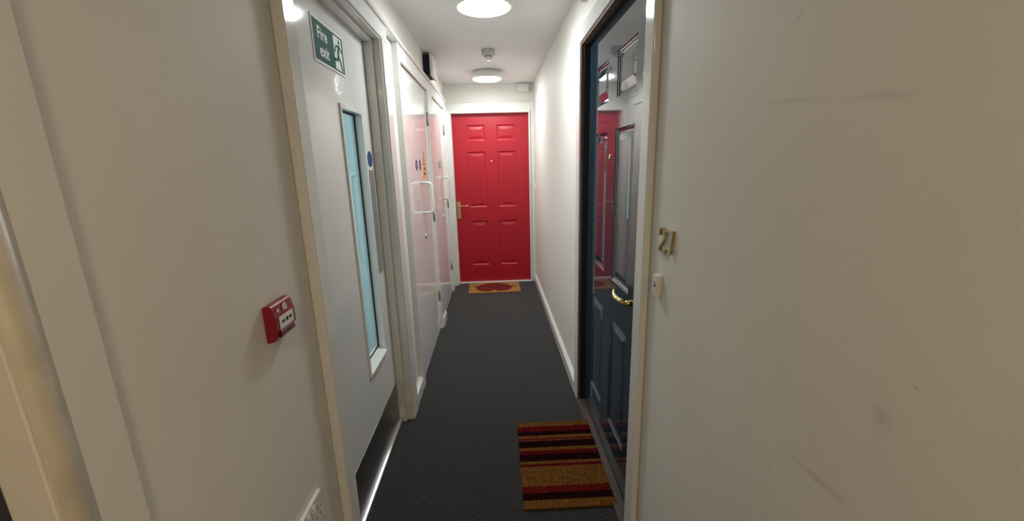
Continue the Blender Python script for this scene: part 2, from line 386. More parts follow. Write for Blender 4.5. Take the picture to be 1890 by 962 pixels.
# ------------------------------------------------------------------ six panel doors
def six_panel(root, W, H, T, cols, rows, m):
    """local: x right, front at y=0 (outward -y), z up. leaf with moulded rebates; each raised panel its own part"""
    xs = [0] + [c for p in cols for c in p] + [W]
    zs = [0] + [c for p in rows for c in p] + [H]
    q = MB()
    for i in range(len(xs) - 1):
        for j in range(len(zs) - 1):
            if i % 2 == 1 and j % 2 == 1: continue
            q.add([(xs[i], 0, zs[j]), (xs[i + 1], 0, zs[j]), (xs[i + 1], 0, zs[j + 1]), (xs[i], 0, zs[j + 1])], [(0, 1, 2, 3)])
    prof = [(0, 0), (0.003, 0.004), (0.007, 0.0055), (0.012, 0.0095), (0.017, 0.0105)]
    def ring(x0, x1, z0, z1, pr, qq):
        for (a, b) in zip(pr[:-1], pr[1:]):
            A = [(x0 + a[0], a[1], z0 + a[0]), (x1 - a[0], a[1], z0 + a[0]), (x1 - a[0], a[1], z1 - a[0]), (x0 + a[0], a[1], z1 - a[0])]
            Bq = [(x0 + b[0], b[1], z0 + b[0]), (x1 - b[0], b[1], z0 + b[0]), (x1 - b[0], b[1], z1 - b[0]), (x0 + b[0], b[1], z1 - b[0])]
            qq.add(A + Bq, [(k, (k + 1) % 4, 4 + (k + 1) % 4, 4 + k) for k in range(4)])
    for (x0, x1) in cols:
        for (z0, z1) in rows: ring(x0, x1, z0, z1, prof, q)
    # edges and back
    q.add([(0, 0, 0), (W, 0, 0), (W, 0, H), (0, 0, H), (0, T, 0), (W, T, 0), (W, T, H), (0, T, H)],
          [(0, 4, 5, 1), (1, 5, 6, 2), (2, 6, 7, 3), (3, 7, 4, 0), (4, 7, 6, 5)])
    leaf = q.build('leaf', m, root, world=False)
    for (z0, z1) in rows:
        for (x0, x1) in cols:
            p = MB(); pr = [(0.017, 0.0105), (0.020, 0.0103), (0.050, 0.0040), (0.052, 0.0028)]
            ring(x0, x1, z0, z1, pr, p); a = pr[-1]
            p.add([(x0 + a[0], a[1], z0 + a[0]), (x1 - a[0], a[1], z0 + a[0]), (x1 - a[0], a[1], z1 - a[0]), (x0 + a[0], a[1], z1 - a[0])], [(0, 1, 2, 3)])
            p.add([(x0 + 0.017, 0.02, z0 + 0.017), (x1 - 0.017, 0.02, z0 + 0.017), (x1 - 0.017, 0.02, z1 - 0.017), (x0 + 0.017, 0.02, z1 - 0.017),
                   (x0 + 0.017, 0.0105, z0 + 0.017), (x1 - 0.017, 0.0105, z0 + 0.017), (x1 - 0.017, 0.0105, z1 - 0.017), (x0 + 0.017, 0.0105, z1 - 0.017)],
                  [(0, 1, 2, 3)] + [(k, (k + 1) % 4, 4 + (k + 1) % 4, 4 + k) for k in range(4)])
            p.build('panel', m, root, world=False)
    return leaf
def viewer(root, x, z, m):
    q = MB(); q.lathe([(0.012, 0.0), (0.012, -0.003), (0.009, -0.005), (0.006, -0.0055), (0.005, -0.003), (0, -0.0025)], (x, 0, z), 'y', 20)
    return q.build('door_viewer', m, root, world=False)
def lever_handle(root, x, z, m, lever, plate=(0.021, 0.105), zoff=-0.05):
    h = MB().rrect(x - plate[0], x + plate[0], z + zoff - plate[1], z + zoff + plate[1], 0.012, 0.0, -0.008).build('door_handle', m, root, world=False, bev=0.003)
    q = MB(); q.lathe([(0.011, -0.006), (0.011, -0.03), (0.009, -0.048)], (x, 0, z), 'y', 16)
    q.tube(*lever[0:2], n=14, flat=lever[2]); q.build('lever', m, h, world=False)
    q = MB(); q.disc(x, z - 0.062, 0.0045, -0.0075, -0.0085, 12); q.box(x - 0.002, x + 0.002, -0.0085, -0.0075, z - 0.074, z - 0.060)
    q.build('keyhole', 'socket_dark', h, world=False)
    return h

# red door at the end
d2 = empty('door_2', (-0.467, 5.036, 0.010)); tag(d2, 'red six-panel door with brass lever handle at the corridor end', 'door', kind='structure')
rows_red = [(0.212, 0.768), (0.933, 1.587), (1.711, 1.888)]
six_panel(d2, 0.886, 2.010, 0.04, [(0.160, 0.378), (0.516, 0.736)], rows_red, 'red_paint')
viewer(d2, 0.443, 1.476, 'brass_dull')
lx, lz = 0.029, 0.957
lever_handle(d2, lx, lz, 'brass', ([(lx, -0.046, lz), (lx + 0.03, -0.052, lz + 0.002), (lx + 0.075, -0.054, lz - 0.002), (lx + 0.105, -0.053, lz + 0.001), (lx + 0.125, -0.050, lz + 0.002)], [0.010, 0.010, 0.008, 0.008, 0.006], 0.8))

# navy door on the right
d3 = empty('door_3', (0.516, 2.283, 0.012), -PI / 2); tag(d3, 'glossy dark navy six-panel door with brass lever in the right wall', 'door', kind='structure')
six_panel(d3, 0.888, 2.018, 0.04, [(0.140, 0.368), (0.500, 0.737)], [(0.200, 0.743), (0.916, 1.568), (1.693, 1.869)], 'navy_gloss')
viewer(d3, 0.429, 1.455, 'brass_dull')
hx, hz = 0.846, 0.920
lever_handle(d3, hx, hz, 'brass', ([(hx, -0.046, hz), (hx - 0.03, -0.056, hz + 0.003), (hx - 0.065, -0.060, hz + 0.001), (hx - 0.10, -0.058, hz + 0.003), (hx - 0.125, -0.052, hz + 0.010), (hx - 0.138, -0.048, hz + 0.018)], [0.011, 0.0115, 0.011, 0.009, 0.006, 0.003], 0.85))

# dark door at the near left
d4 = empty('door_4', (-0.592, -0.42, 0.012), PI / 2); tag(d4, 'dark door set behind a worn cream frame on the left', 'door', kind='structure')
six_panel(d4, 0.855, 2.02, 0.04, [(0.140, 0.36), (0.495, 0.715)], [(0.200, 0.743), (0.916, 1.568), (1.693, 1.869)], 'dark_door')
lever_handle(d4, 0.06, 0.915, 'brass', ([(0.06, -0.046, 0.915), (0.09, -0.054, 0.915), (0.14, -0.054, 0.915), (0.18, -0.05, 0.918)], [0.010, 0.010, 0.008, 0.006], 0.85))

# ------------------------------------------------------------------ door frames
def arch(parent, name, m, x0, x1, y0, y1, z0, z1, bev=0.006):
    return boxes(name, m, parent, (x0, x1, y0, y1, z0, z1), bev=bev, seg=3)
# fire door frame
t1 = empty('trim_1', (XL, 1.70, 0)); tag(t1, 'stepped white gloss frame around the fire exit door', kind='structure')
arch(t1, 'architrave', 'gloss_white', XL, -0.513, 1.167, 1.240, 0, 2.048)
arch(t1, 'architrave', 'gloss_white', XL, -0.511, 2.176, 2.282, 0.0, 2.048)
arch(t1, 'architrave', 'gloss_white', XL, -0.511, 1.167, 2.282, 2.048, 2.128)
for (n, xa, xb, ya, yb, zt) in (('lining', -0.650, -0.520, 1.236, 2.168, 2.042), ('door_stop', -0.597, -0.556, 1.250, 2.148, 2.027)):
    boxes(n, 'gloss_white', t1, (xa, xb, ya - 0.025 if n == 'lining' else ya - 0.013, ya, 0, zt), bev=0.003)
    boxes(n, 'gloss_white', t1, (xa, xb, yb, yb + (0.024 if n == 'lining' else 0.020), 0, zt), bev=0.003)
    boxes(n, 'gloss_white', t1, (xa, xb, ya - 0.012, yb + 0.012, zt, zt + (0.03 if n == 'lining' else 0.015)), bev=0.003)
# long bead above fire door and cupboards
t5 = boxes('trim_5', 'gloss_white', None, (XL, -0.500, 1.160, 4.985, 2.124, 2.142), bev=0.004); tag(t5, 'thin white bead running above fire door and cupboards', kind='structure')
# navy door frame
t3 = empty('trim_3', (XR, 1.82, 0)); tag(t3, 'white frame with raw brown lining around the navy door', kind='structure')
arch(t3, 'architrave', 'gloss_white', 0.465, XR, 1.262, 1.336, 0, 2.046)
arch(t3, 'architrave', 'gloss_white', 0.465, XR, 2.302, 2.376, 0, 2.046)
arch(t3, 'architrave', 'gloss_white', 0.465, XR, 1.262, 2.376, 2.046, 2.120)
for ya, yb, z0, z1, xb in ((1.322, 1.345, 0, 2.036, 0.486), (2.296, 2.312, 0, 2.036, 0.486), (1.322, 2.312, 2.036, 2.062, 0.500)):
    boxes('lining', 'raw_wood', t3, (0.474, xb, ya, yb, z0, z1), bev=0.001)
for ya, yb, z0, z1, xa in ((1.335, 1.392, 0, 2.03, 0.4865), (2.2845, 2.312, 0, 2.03, 0.4865), (1.335, 2.312, 2.031, 2.062, 0.5005)):
    boxes('seal_strip', 'black_seal', t3, (xa, 0.580, ya, yb, z0, z1))
th = boxes('threshold', 'threshold_wood', t3, (0.463, 0.516, 1.345, 2.298, 0.0, 0.012), bev=0.003)
boxes('backing', 'black_seal', t3, (0.580, 0.59, 1.335, 2.312, 0.0, 2.06))
# red door frame
t2 = empty('trim_2', (0, YE, 0)); tag(t2, 'white painted frame around the red door', kind='structure')
arch(t2, 'architrave', 'skirting_white', XL, -0.481, 4.900, YE, 0, 2.052, 0.003)
arch(t2, 'architrave', 'skirting_white', 0.430, XR - 0.001, 4.985, YE, 0, 2.052, 0.004)
arch(t2, 'architrave', 'skirting_white', -0.5445, XR - 0.001, 4.985, YE, 2.052, 2.132, 0.004)
boxes('lining', 'skirting_white', t2, (-0.482, -0.468, 4.94, 5.08, 0, 2.034), bev=0.002)
boxes('lining', 'skirting_white', t2, (0.420, 0.436, 4.97, 5.08, 0, 2.034), bev=0.002)
boxes('lining', 'skirting_white', t2, (-0.482, 0.436, 4.965, 5.08, 2.021, 2.056), bev=0.002)
boxes('threshold', 'skirting_white', t2, (-0.468, 0.420, 4.985, 5.08, 0, 0.008), bev=0.002)
# near left frame, worn cream edge
t4 = empty('trim_4', (XL, 0, 0)); tag(t4, 'worn cream-edged door frame on the near left wall', kind='structure')
boxes('architrave', 'wall_paint', t4, (XL, -0.535, 0.474, 0.541, 0, 2.12), bev=0.003)
q = MB()
prof = [(-0.545, 0.442)] + [(-0.5425 + 0.0125 * math.sin(PI * k / 24), 0.4585 - 0.0165 * math.cos(PI * k / 24)) for k in range(1, 17)] + [(-0.5342, 0.4745), (-0.545, 0.4745)]
q.prism(prof, 'z', 0, 2.06, smooth=True); q.build('bead', 'aged_gloss', t4)
boxes('lining', 'wall_paint', t4, (-0.640, -0.541, 0.437, 0.447, 0, 2.04), bev=0.002)
boxes('lining', 'wall_paint', t4, (-0.640, -0.531, -0.465, -0.432, 0, 2.04), bev=0.002)
boxes('lining', 'wall_paint', t4, (-0.640, -0.531, -0.465, 0.447, 2.04, 2.07), bev=0.002)
boxes('architrave', 'wall_paint', t4, (XL, -0.535, -0.528, -0.440, 0, 2.12), bev=0.003)
boxes('architrave', 'wall_paint', t4, (XL, -0.535, -0.440, 0.474, 2.06, 2.12), bev=0.003)

# ------------------------------------------------------------------ fire exit door (left)
XF = -0.597
d1 = empty('door_1', (XF, 1.243, 0.012), PI / 2); tag(d1, 'white fire exit door with narrow glazed slot and steel kick plate', 'door', kind='structure')
# local x = world Y - 1.243, local -y = outward (+X)
Wd, Hd = 0.915, 2.028
gx0, gx1, gz0, gz1 = 0.504, 0.768, 0.520, 1.672      # glass opening (local)
q = MB(); Tn = 0.052; lo, hi, bo, to = gx0 - 0.012, gx1 + 0.008, gz0 - 0.012, gz1 + 0.008
for b in ((0, lo, 0, Tn, 0, Hd), (hi, Wd, 0, Tn, 0, Hd), (lo, hi, 0, Tn, 0, bo), (lo, hi, 0, Tn, to, Hd)): q.box(*b)
def lumpy_gloss():
    """gloss paint with a patch of old adhesive lumps below the sign"""
    m = MATS['gloss_white'].copy(); m.name = 'gloss_white_lumpy'; MATS['gloss_white_lumpy'] = m
    nt = m.node_tree; N = nt.nodes; L = nt.links; p = N['Principled BSDF']
    old = p.inputs['Normal'].links[0].from_node
    geo = N.new('ShaderNodeNewGeometry'); mp = N.new('ShaderNodeMapping'); mp.vector_type = 'TEXTURE'
    mp.inputs['Location'].default_value = (XF, 1.815, 1.765); mp.inputs['Scale'].default_value = (1, 0.13, 0.07); L.new(geo.outputs['Position'], mp.inputs[0])
    g = N.new('ShaderNodeTexGradient'); g.gradient_type = 'SPHERICAL'; L.new(mp.outputs[0], g.inputs[0])
    nz = N.new('ShaderNodeTexNoise'); nz.inputs['Scale'].default_value = 130; nz.inputs['Detail'].default_value = 1; L.new(geo.outputs['Position'], nz.inputs['Vector'])
    mu = N.new('ShaderNodeMath'); mu.operation = 'MULTIPLY'; L.new(g.outputs['Fac'], mu.inputs[0]); L.new(nz.outputs['Fac'], mu.inputs[1])
    b = N.new('ShaderNodeBump'); b.inputs['Strength'].default_value = 1.0; b.inputs['Distance'].default_value = 0.0035
    L.new(mu.outputs[0], b.inputs['Height']); L.new(old.outputs[0], b.inputs['Normal']); L.new(b.outputs[0], p.inputs['Normal'])
lumpy_gloss()
leaf1 = q.build('leaf', 'gloss_white_lumpy', d1, world=False)
# glazing bead: a picture-frame ring proud of the leaf
q = MB(); q.box(gx0 - 0.012, gx0, -0.007, Tn - 0.001, gz0 - 0.020, gz1 + 0.016); q.build('glazing_bead', 'gloss_white', d1, world=False, bev=0.001)
q = MB(); q.box(gx1, gx1 + 0.014, -0.002, Tn - 0.001, gz0 - 0.020, gz1 + 0.016); q.build('glazing_bead', 'gloss_white', d1, world=False, bev=0.001)
q = MB(); q.box(gx0, gx1, -0.004, Tn - 0.001, gz1, gz1 + 0.016); q.build('glazing_bead', 'gloss_white', d1, world=False, bev=0.001)
q = MB(); q.prism([(-0.004, gz0 - 0.022), (-0.011, gz0 - 0.018), (-0.011, gz0 - 0.006), (0.032, gz0 + 0.012), (Tn - 0.001, gz0 + 0.012), (Tn - 0.001, gz0 - 0.022)], 'x', gx0, gx1); q.build('glazing_bead', 'gloss_white', d1, world=False, bev=0.001)
boxes('glass', 'door_glass', d1, (gx0 + 0.0005, gx1 - 0.0005, 0.036, 0.042, gz0, gz1 - 0.0005), world=False)
boxes('glazing_seal', 'black_seal', d1, (gx1 - 0.005, gx1 - 0.0003, 0.029, 0.0357, gz0 + 0.013, gz1 - 0.0003), world=False)
boxes('glazing_seal', 'black_seal', d1, (gx0, gx1, 0.0325, 0.0357, gz0, gz0 + 0.020), world=False)
boxes('glazing_seal', 'black_seal', d1, (gx0, gx1, 0.028, 0.0357, gz1 - 0.006, gz1 - 0.0003), world=False)
kp = boxes('kick_plate', 'steel_brushed', d1, (0.0, 0.898, -0.0024, 0.0, 0.006, 0.246), world=False, bev=0.0008)
# finger plate, blue disc
fp = boxes('finger_plate', 'plate_grey', d1, (0.799, 0.868, -0.002, 0, 0.915, 1.425), world=False, bev=0.0008)
for zz in (0.93, 1.09, 1.25, 1.41):
    for xx in (0.808, 0.859): screw(fp, 'screw', (xx, -0.002, zz), 0.0035)
MB().disc(0.835, 1.477, 0.037, 0, -0.0015).build('blue_disc_sticker', 'sticker_blue', d1, world=False)['label'] = 'round blue fire door sticker'
# pull handle on the far face, seen through the glass
q = MB(); zz0, zz1 = 0.975, 1.405; pts = []
for (y, z) in ((Tn, zz0), (0.080, zz0), (0.090, zz0 + 0.004), (0.096, zz0 + 0.014), (0.097, zz0 + 0.03), (0.097, (zz0 + zz1) / 2), (0.097, zz1 - 0.03), (0.096, zz1 - 0.014), (0.090, zz1 - 0.004), (0.080, zz1), (Tn, zz1)):
    pts.append((0.835, y, z))
q.tube(pts, 0.0095, 12, up=(1, 0, 0)); q.build('pull_handle', 'plastic_white', d1, world=False)
# sign
sx, sz = 1.5495 - 1.243, 1.811 - 0.012
sg = MB().box(sx, sx + 0.302, -0.003, 0, sz, sz + 0.150).build('fire_exit_sign', 'sign_white', d1, world=False); sg['label'] = 'green and white sign reading Fire exit with running figure'
MB().box(sx + 0.009, sx + 0.293, -0.0036, -0.003, sz + 0.009, sz + 0.141).build('sign_field', 'sign_green', sg, world=False)
text_mb('Fire', 0.056, (sx + 0.042, sz + 0.084), -0.0040, 0, 0.0012, 1.02).build('lettering', 'sign_white', sg, world=False)
text_mb('exit', 0.056, (sx + 0.050, sz + 0.028), -0.0040, 0, 0.0012, 1.0).build('lettering', 'sign_white', sg, world=False)
MB().box(sx + 0.194, sx + 0.277, -0.0040, -0.0036, sz + 0.014, sz + 0.134).build('pictogram_door', 'sign_white', sg, world=False)
q = MB(); o_ = lambda p: (sx + p[0] / 1000, sz + p[1] / 1000)
q.disc(*o_((252, 119)), 0.0085, -0.0044, -0.0040, 20)
for pts, wd in ((((246, 104), (232, 72)), 0.017), (((247, 104), (215, 98), (199, 74)), 0.0075), (((248, 105), (266, 92), (281, 84)), 0.0075),
                (((230, 72), (226, 50), (190, 47)), 0.0105), (((234, 70), (254, 44), (266, 16)), 0.0105)):
    q.stroke([o_(p) for p in pts], wd, -0.0042 - 0.00008 * len(q.v) / 12, -0.0040)
q.build('pictogram_figure', 'sign_green', sg, world=False)
# aluminium threshold bar on the floor
tb = empty('threshold_bar', (-0.585, 1.69, 0)); tag(tb, 'aluminium threshold bar on the carpet below the fire door', 'threshold')
q = MB(); q.prism([(-0.5995, 0), (-0.577, 0), (-0.577, 0.026), (-0.580, 0.031), (-0.590, 0.034), (-0.5995, 0.034)], 'y', 1.252, 2.146); q.build('bar', 'aluminium', tb)
for yy in (1.50, 1.80, 2.09): q = MB(); q.lathe([(0.004, 0), (0.004, 0.0016), (0, 0.002)], (-0.577, yy, 0.015), 'x', 10); q.build('screw', 'screw_steel', tb)

# ------------------------------------------------------------------ built-in cupboards
XC, XD = -0.512, -0.530
def cupboard(label, y0, y1, ya, ys, yb, hy, hz, locky, stickers, warn, blue='sticker_blue', yellow='sticker_yellow', black='print_black'):
    c = empty('built_in_cupboard', (XL, (y0 + y1) / 2, 0)); tag(c, label, 'cupboard', 'cupboards along the left wall')
    boxes('stile', 'gloss_white', c, (XL, XC, y0, ya, 0, 2.124), bev=0.002)
    boxes('stile', 'gloss_white', c, (XL, XC, yb, y1, 0, 2.124), bev=0.002)
    boxes('rail', 'gloss_white', c, (XL, XC, ya, yb, 2.040, 2.124), bev=0.002)
    boxes('carcass', 'black_seal', c, (-0.95, XL - 0.012, ya - 0.006, yb + 0.006, 0.0, 2.05))
    doors = []
    for (p, r_) in ((ya + 0.003, ys - 0.001), (ys + 0.001, yb - 0.003)):
        doors.append(boxes('cupboard_door', 'gloss_white', c, (XD - 0.024, XD, p, r_, 0.012, 2.036)))
    d = doors[1]
    for z in (1.82, 1.04, 0.32):
        q = MB(); q.tube([(XD + 0.006, yb - 0.002, z - 0.05), (XD + 0.006, yb - 0.002, z + 0.05)], 0.0065, 10); q.build('hinge', 'hinge_steel', d)
        q = MB(); q.tube([(XD + 0.006, ya + 0.002, z - 0.05), (XD + 0.006, ya + 0.002, z + 0.05)], 0.0055, 10); q.build('hinge', 'hinge_steel', doors[0])
    z0, z1 = hz; pts = []
    e = 0.076
    for (x, z) in ((0, z0), (e - 0.03, z0), (e - 0.012, z0 + 0.004), (e - 0.003, z0 + 0.014), (e, z0 + 0.03), (e, (z0 + z1) / 2), (e, z1 - 0.03), (e - 0.003, z1 - 0.014), (e - 0.012, z1 - 0.004), (e - 0.03, z1), (0, z1)):
        pts.append((XD + x, hy, z))
    q = MB(); q.tube(pts, 0.0095, 12, up=(0, 1, 0)); q.build('pull_handle', 'plastic_white', d)
    q = MB(); q.lathe([(0.016, 0), (0.016, 0.008), (0.013, 0.012), (0.006, 0.012), (0.005, 0.009), (0, 0.009)], (XD, locky, 0.94), 'x', 18); q.build('lock', 'aluminium', d)
    for k, y in enumerate(stickers):
        q = MB(); n = 28
        q.prism([(y + 0.037 * math.cos(2 * PI * i / n), 1.457 + 0.037 * math.sin(2 * PI * i / n)) for i in range(n)], 'x', XD, XD + 0.0012)
        q.build('blue_disc_sticker', blue, doors[k])
        # two bars of white print
        q = MB(); q.box(XD + 0.0012, XD + 0.0016, y - 0.020, y + 0.020, 1.462, 1.4655); q.box(XD + 0.0012, XD + 0.0016, y - 0.016, y + 0.016, 1.449, 1.4525)
        q.build('sticker_print', 'print_white', doors[k])
    wy = warn
    q = MB(); q.prism([(wy - 0.052, 1.458), (wy + 0.052, 1.458), (wy, 1.552)], 'x', XD, XD + 0.0010); q.build('warning_triangle_border', black, d)
    q = MB(); q.prism([(wy - 0.040, 1.465), (wy + 0.040, 1.465), (wy, 1.538)], 'x', XD + 0.001, XD + 0.0014); q.build('warning_triangle', yellow, d)
    q = MB(); q.prism([(wy - 0.004, 1.515), (wy + 0.010, 1.515), (wy + 0.002, 1.498), (wy + 0.010, 1.498), (wy - 0.006, 1.472), (wy - 0.001, 1.490), (wy - 0.010, 1.490)], 'x', XD + 0.0014, XD + 0.0018); q.build('warning_bolt', black, d)
    q = MB(); q.box(XD, XD + 0.001, wy - 0.052, wy + 0.052, 1.362, 1.452); q.build('warning_label', yellow, d)
    q = MB()
    for z in (1.420, 1.383):
        for i in range(5): q.box(XD + 0.001, XD + 0.0014, wy - 0.036 + i * 0.015, wy - 0.036 + i * 0.015 + 0.010, z, z + 0.018)
    q.build('warning_print', black, d)
    return c
cupboard('white gloss cupboard beside the fire door with yellow warning label', 2.516, 3.665, 2.578, 3.005, 3.552, 3.055, (1.115, 1.332), 3.07, (2.935, 3.070), 3.255)
cupboard('white gloss cupboard next to the red door frame', 3.665, 4.899, 3.800, 4.185, 4.675, 4.275, (1.120, 1.332), 4.235, (4.13, 4.24), 4.41, 'sticker_blue_glare', 'sticker_yellow_glare', 'print_glare')
sk = skirt('trim_6', XC, 1, 3.585, 3.785, 'short white skirting block on the post between cupboards', -0.500)

# ------------------------------------------------------------------ ceiling lights
def ceiling_light(x, y, em, label):
    c = empty('ceiling_light', (x, y, ZC)); tag(c, label, 'light', 'round ceiling lights')
    q = MB(); q.lathe([(0.148, 0.0), (0.148, -0.012), (0.160, -0.013), (0.161, -0.050), (0.157, -0.064), (0.151, -0.070), (0.143, -0.072), (0.141, -0.066)], (0, 0, 0), 'z', 56)
    q.build('casing', 'plastic_white', c, world=False)
    q = MB(); q.lathe([(0.1408, -0.067), (0.134, -0.074), (0.115, -0.081), (0.08, -0.086), (0.04, -0.089), (0.0, -0.090)], (0, 0, 0), 'z', 56)
    q.build('diffuser', em, c, world=False)
    return c
ceiling_light(-0.022, 2.490, 'lamp_cool', 'round white ceiling light above the fire exit door')
ceiling_light(-0.036, 4.415, 'lamp_cool', 'round white ceiling light near the red door, beyond the smoke detector')
ceiling_light(-0.03, -0.75, 'lamp_warm', 'round warm ceiling light at the other end of the corridor')

# smoke detector
c = empty('smoke_detector', (-0.012, 3.62, ZC)); tag(c, 'small white smoke detector on the ceiling between the lights', 'smoke detector')
q = MB(); q.lathe([(0.050, 0), (0.055, -0.006), (0.055, -0.016), (0.052, -0.018), (0.055, -0.020), (0.055, -0.038), (0.048, -0.044)], n=32); q.build('base', 'plastic_grey', c, world=False)
q = MB()
for k in range(10):
    a = 2 * PI * k / 10; q.box(0.030 * math.cos(a) - 0.003, 0.030 * math.cos(a) + 0.003, 0.030 * math.sin(a) - 0.003, 0.030 * math.sin(a) + 0.003, -0.056, -0.043)
q.build('vent_post', 'plastic_grey', c, world=False)
q = MB(); q.lathe([(0.024, -0.044), (0.026, -0.056), (0.026, -0.072), (0.020, -0.077), (0, -0.078)], n=28); q.build('sensor_cap', 'plastic_white', c, world=False)

# ------------------------------------------------------------------ wall boxes
c = empty('alarm_sounder', (XL, 3.76, 2.172)); tag(c, 'white box with black sides high above the cupboards', 'alarm box')
boxes('back_box', 'plastic_black', c, (XL, XL + 0.054, 3.642, 3.878, 2.174, 2.326), bev=0.004)
q = MB(); q.box(XL + 0.054, XL + 0.080, 3.635, 3.885, 2.166, 2.332); cv = q.build('cover', 'plastic_white', c, bev=0.008, seg=3)
q = MB(); q.lathe([(0.008, 0), (0.007, 0.003), (0, 0.0035)], (XL + 0.080, 3.80, 2.195), 'x', 14); q.build('indicator', 'plastic_grey', cv)

c = empty('junction_box', (0.363, YE, 2.24)); tag(c, 'small white junction box in the corner above the red door', 'junction box')
MB().rrect(0.296, 0.430, 2.248, 2.334, 0.014, YE, YE - 0.040).build('box', 'plastic_white', c, bev=0.004, seg=2)
MB().rrect(0.302, 0.424, 2.254, 2.328, 0.012, YE - 0.040, YE - 0.043).build('lid', 'plastic_white', c, bev=0.001)
c = empty('sensor_box', (XR, 2.25, 2.21)); tag(c, 'small grey box high on the right wall above the navy door', 'sensor')
boxes('body', 'plastic_grey', c, (XR - 0.030, XR, 2.215, 2.275, 2.222, 2.30), bev=0.004)
boxes('face', 'plastic_white', c, (XR - 0.034, XR - 0.030, 2.220, 2.270, 2.227, 2.295), bev=0.001)
c = empty('wall_clip', (XL, 4.70, 2.17)); tag(c, 'tiny grey clip on the left wall above the second cupboard', 'clip')
boxes('clip_body', 'plastic_grey', c, (XL, XL + 0.010, 4.66, 4.74, 2.176, 2.200), bev=0.002)

# fire call point
c = empty('fire_call_point', (XL, 0.919, 1.052), PI / 2); tag(c, 'red break-glass fire call point on the left wall', 'call point')
boxes('back_plate', 'call_red', c, (0, 0.092, -0.008, 0, 0, 0.090), world=False, bev=0.004)
q = MB()
prof = [(-0.002, 0.002), (-0.019, 0.004), (-0.026, 0.014), (-0.0285, 0.030), (-0.0285, 0.060), (-0.022, 0.088), (-0.016, 0.092), (-0.002, 0.090)]
q.prism(prof, 'x', 0.001, 0.091); body = q.build('housing', 'call_red', c, world=False, bev=0.002, seg=3)
q = MB(); q.box(0.016, 0.080, -0.0300, -0.0280, 0.029, 0.060); wd = q.build('break_glass', 'sign_white', c, world=False, bev=0.0005)
q = MB(); zc = 0.046
q.disc(0.048, zc, 0.0055, -0.0304, -0.0300, 16)
for s_ in (-1, 1):
    q.prism([(0.048 - s_ * 0.024, zc - 0.0025), (0.048 - s_ * 0.016, zc - 0.0025), (0.048 - s_ * 0.016, zc - 0.0055), (0.048 - s_ * 0.009, zc), (0.048 - s_ * 0.016, zc + 0.0055), (0.048 - s_ * 0.016, zc + 0.0025), (0.048 - s_ * 0.024, zc + 0.0025)][::s_], 'y', -0.0304, -0.0300)
q.build('press_symbol', 'print_black', wd, world=False)
q = MB(); q.prism([(-0.026, 0.010), (-0.031, 0.012), (-0.032, 0.027), (-0.028, 0.028)], 'x', 0.012, 0.089); fl = q.build('flap', 'call_flap', c, world=False, bev=0.0006)
boxes('key_slot', 'print_white', fl, (0.076, 0.086, -0.0330, -0.0318, 0.015, 0.026), world=False)
q = MB(); n = 20
for k in range(n):      # indicator ring, tilted with the sloping top
    pass
q.lathe([(0.0045, -0.0255), (0.0045, -0.0272), (0.0028, -0.0272), (0.0028, -0.026)], (0.020, 0, 0.075), 'y', 20); q.build('indicator_ring', 'print_white', body, world=False)
q = MB()
q.stroke([(0.046, 0.068), (0.046, 0.079), (0.0525, 0.084), (0.059, 0.079), (0.059, 0.068)], 0.0022, -0.0278, -0.0240)
q.stroke([(0.052, 0.068), (0.0495, 0.073), (0.053, 0.079), (0.0555, 0.073), (0.054, 0.068)], 0.0022, -0.0278, -0.0240)
q.build('flame_symbol', 'print_white', body, world=False)

# double socket
c = empty('double_socket', (XL, 0.890, 0.463), PI / 2); tag(c, 'white double plug socket low on the left wall', 'socket')
boxes('face_plate', 'plastic_white', c, (0, 0.146, -0.012, 0, 0, 0.087), world=False, bev=0.004, seg=3)
for xx in (0.058, 0.088):
    q = MB(); q.prism([(-0.0120, 0.056), (-0.0165, 0.058), (-0.0135, 0.076), (-0.0120, 0.076)], 'x', xx - 0.007, xx + 0.007); q.build('rocker_switch', 'plastic_white', c, world=False, bev=0.0006)
for cx in (0.034, 0.112):
    q = MB(); q.box(cx - 0.002, cx + 0.002, -0.0124, -0.0118, 0.044, 0.052)
    for s_ in (-1, 1): q.box(cx + s_ * 0.011 - 0.0033, cx + s_ * 0.011 + 0.0033, -0.0124, -0.0118, 0.022, 0.026)
    q.build('pin_hole', 'socket_dark', c, world=False)
for xx in (0.013, 0.133): screw(c, 'screw', (xx, -0.012, 0.0435), 0.0035)

# house numerals
def numeral(name, label, pts, wd, holes):
    ys = [p[0] for p in pts]; y_far = max(ys) / 1000; zb = min(p[1] for p in pts) / 1000
    c = empty(name, (XR, y_far + 0.004, zb), -PI / 2); tag(c, label, 'house number')
    L_ = [((y_far - p[0] / 1000), p[1] / 1000 - zb) for p in pts]
    q = MB(); q.stroke(L_, wd, -0.009, 0.0); q.build('digit', 'brass_dull', c, world=False)
    for h in holes: screw(c, 'screw', (y_far - h[0] / 1000, -0.009, h[1] / 1000 - zb), 0.0020, m='brass_dull')
numeral('numeral_two', 'curved brass figure two beside the navy door frame',
        [(1176, 1235), (1181, 1243), (1178, 1252), (1168, 1258), (1155, 1258), (1145, 1252), (1142, 1241), (1144, 1229), (1154, 1218), (1168, 1207), (1177, 1196), (1179, 1188), (1160, 1187), (1144, 1187), (1138, 1190), (1136, 1197)], 0.0050, [(1176, 1235), (1148, 1187)])
numeral('numeral_seven', 'angular brass figure seven, further from the navy door frame', [(1130, 1250), (1128, 1254), (1110, 1255), (1091, 1256), (1094, 1235), (1099, 1210), (1102, 1190)], 0.0050, [(1114, 1255), (1102, 1190)])

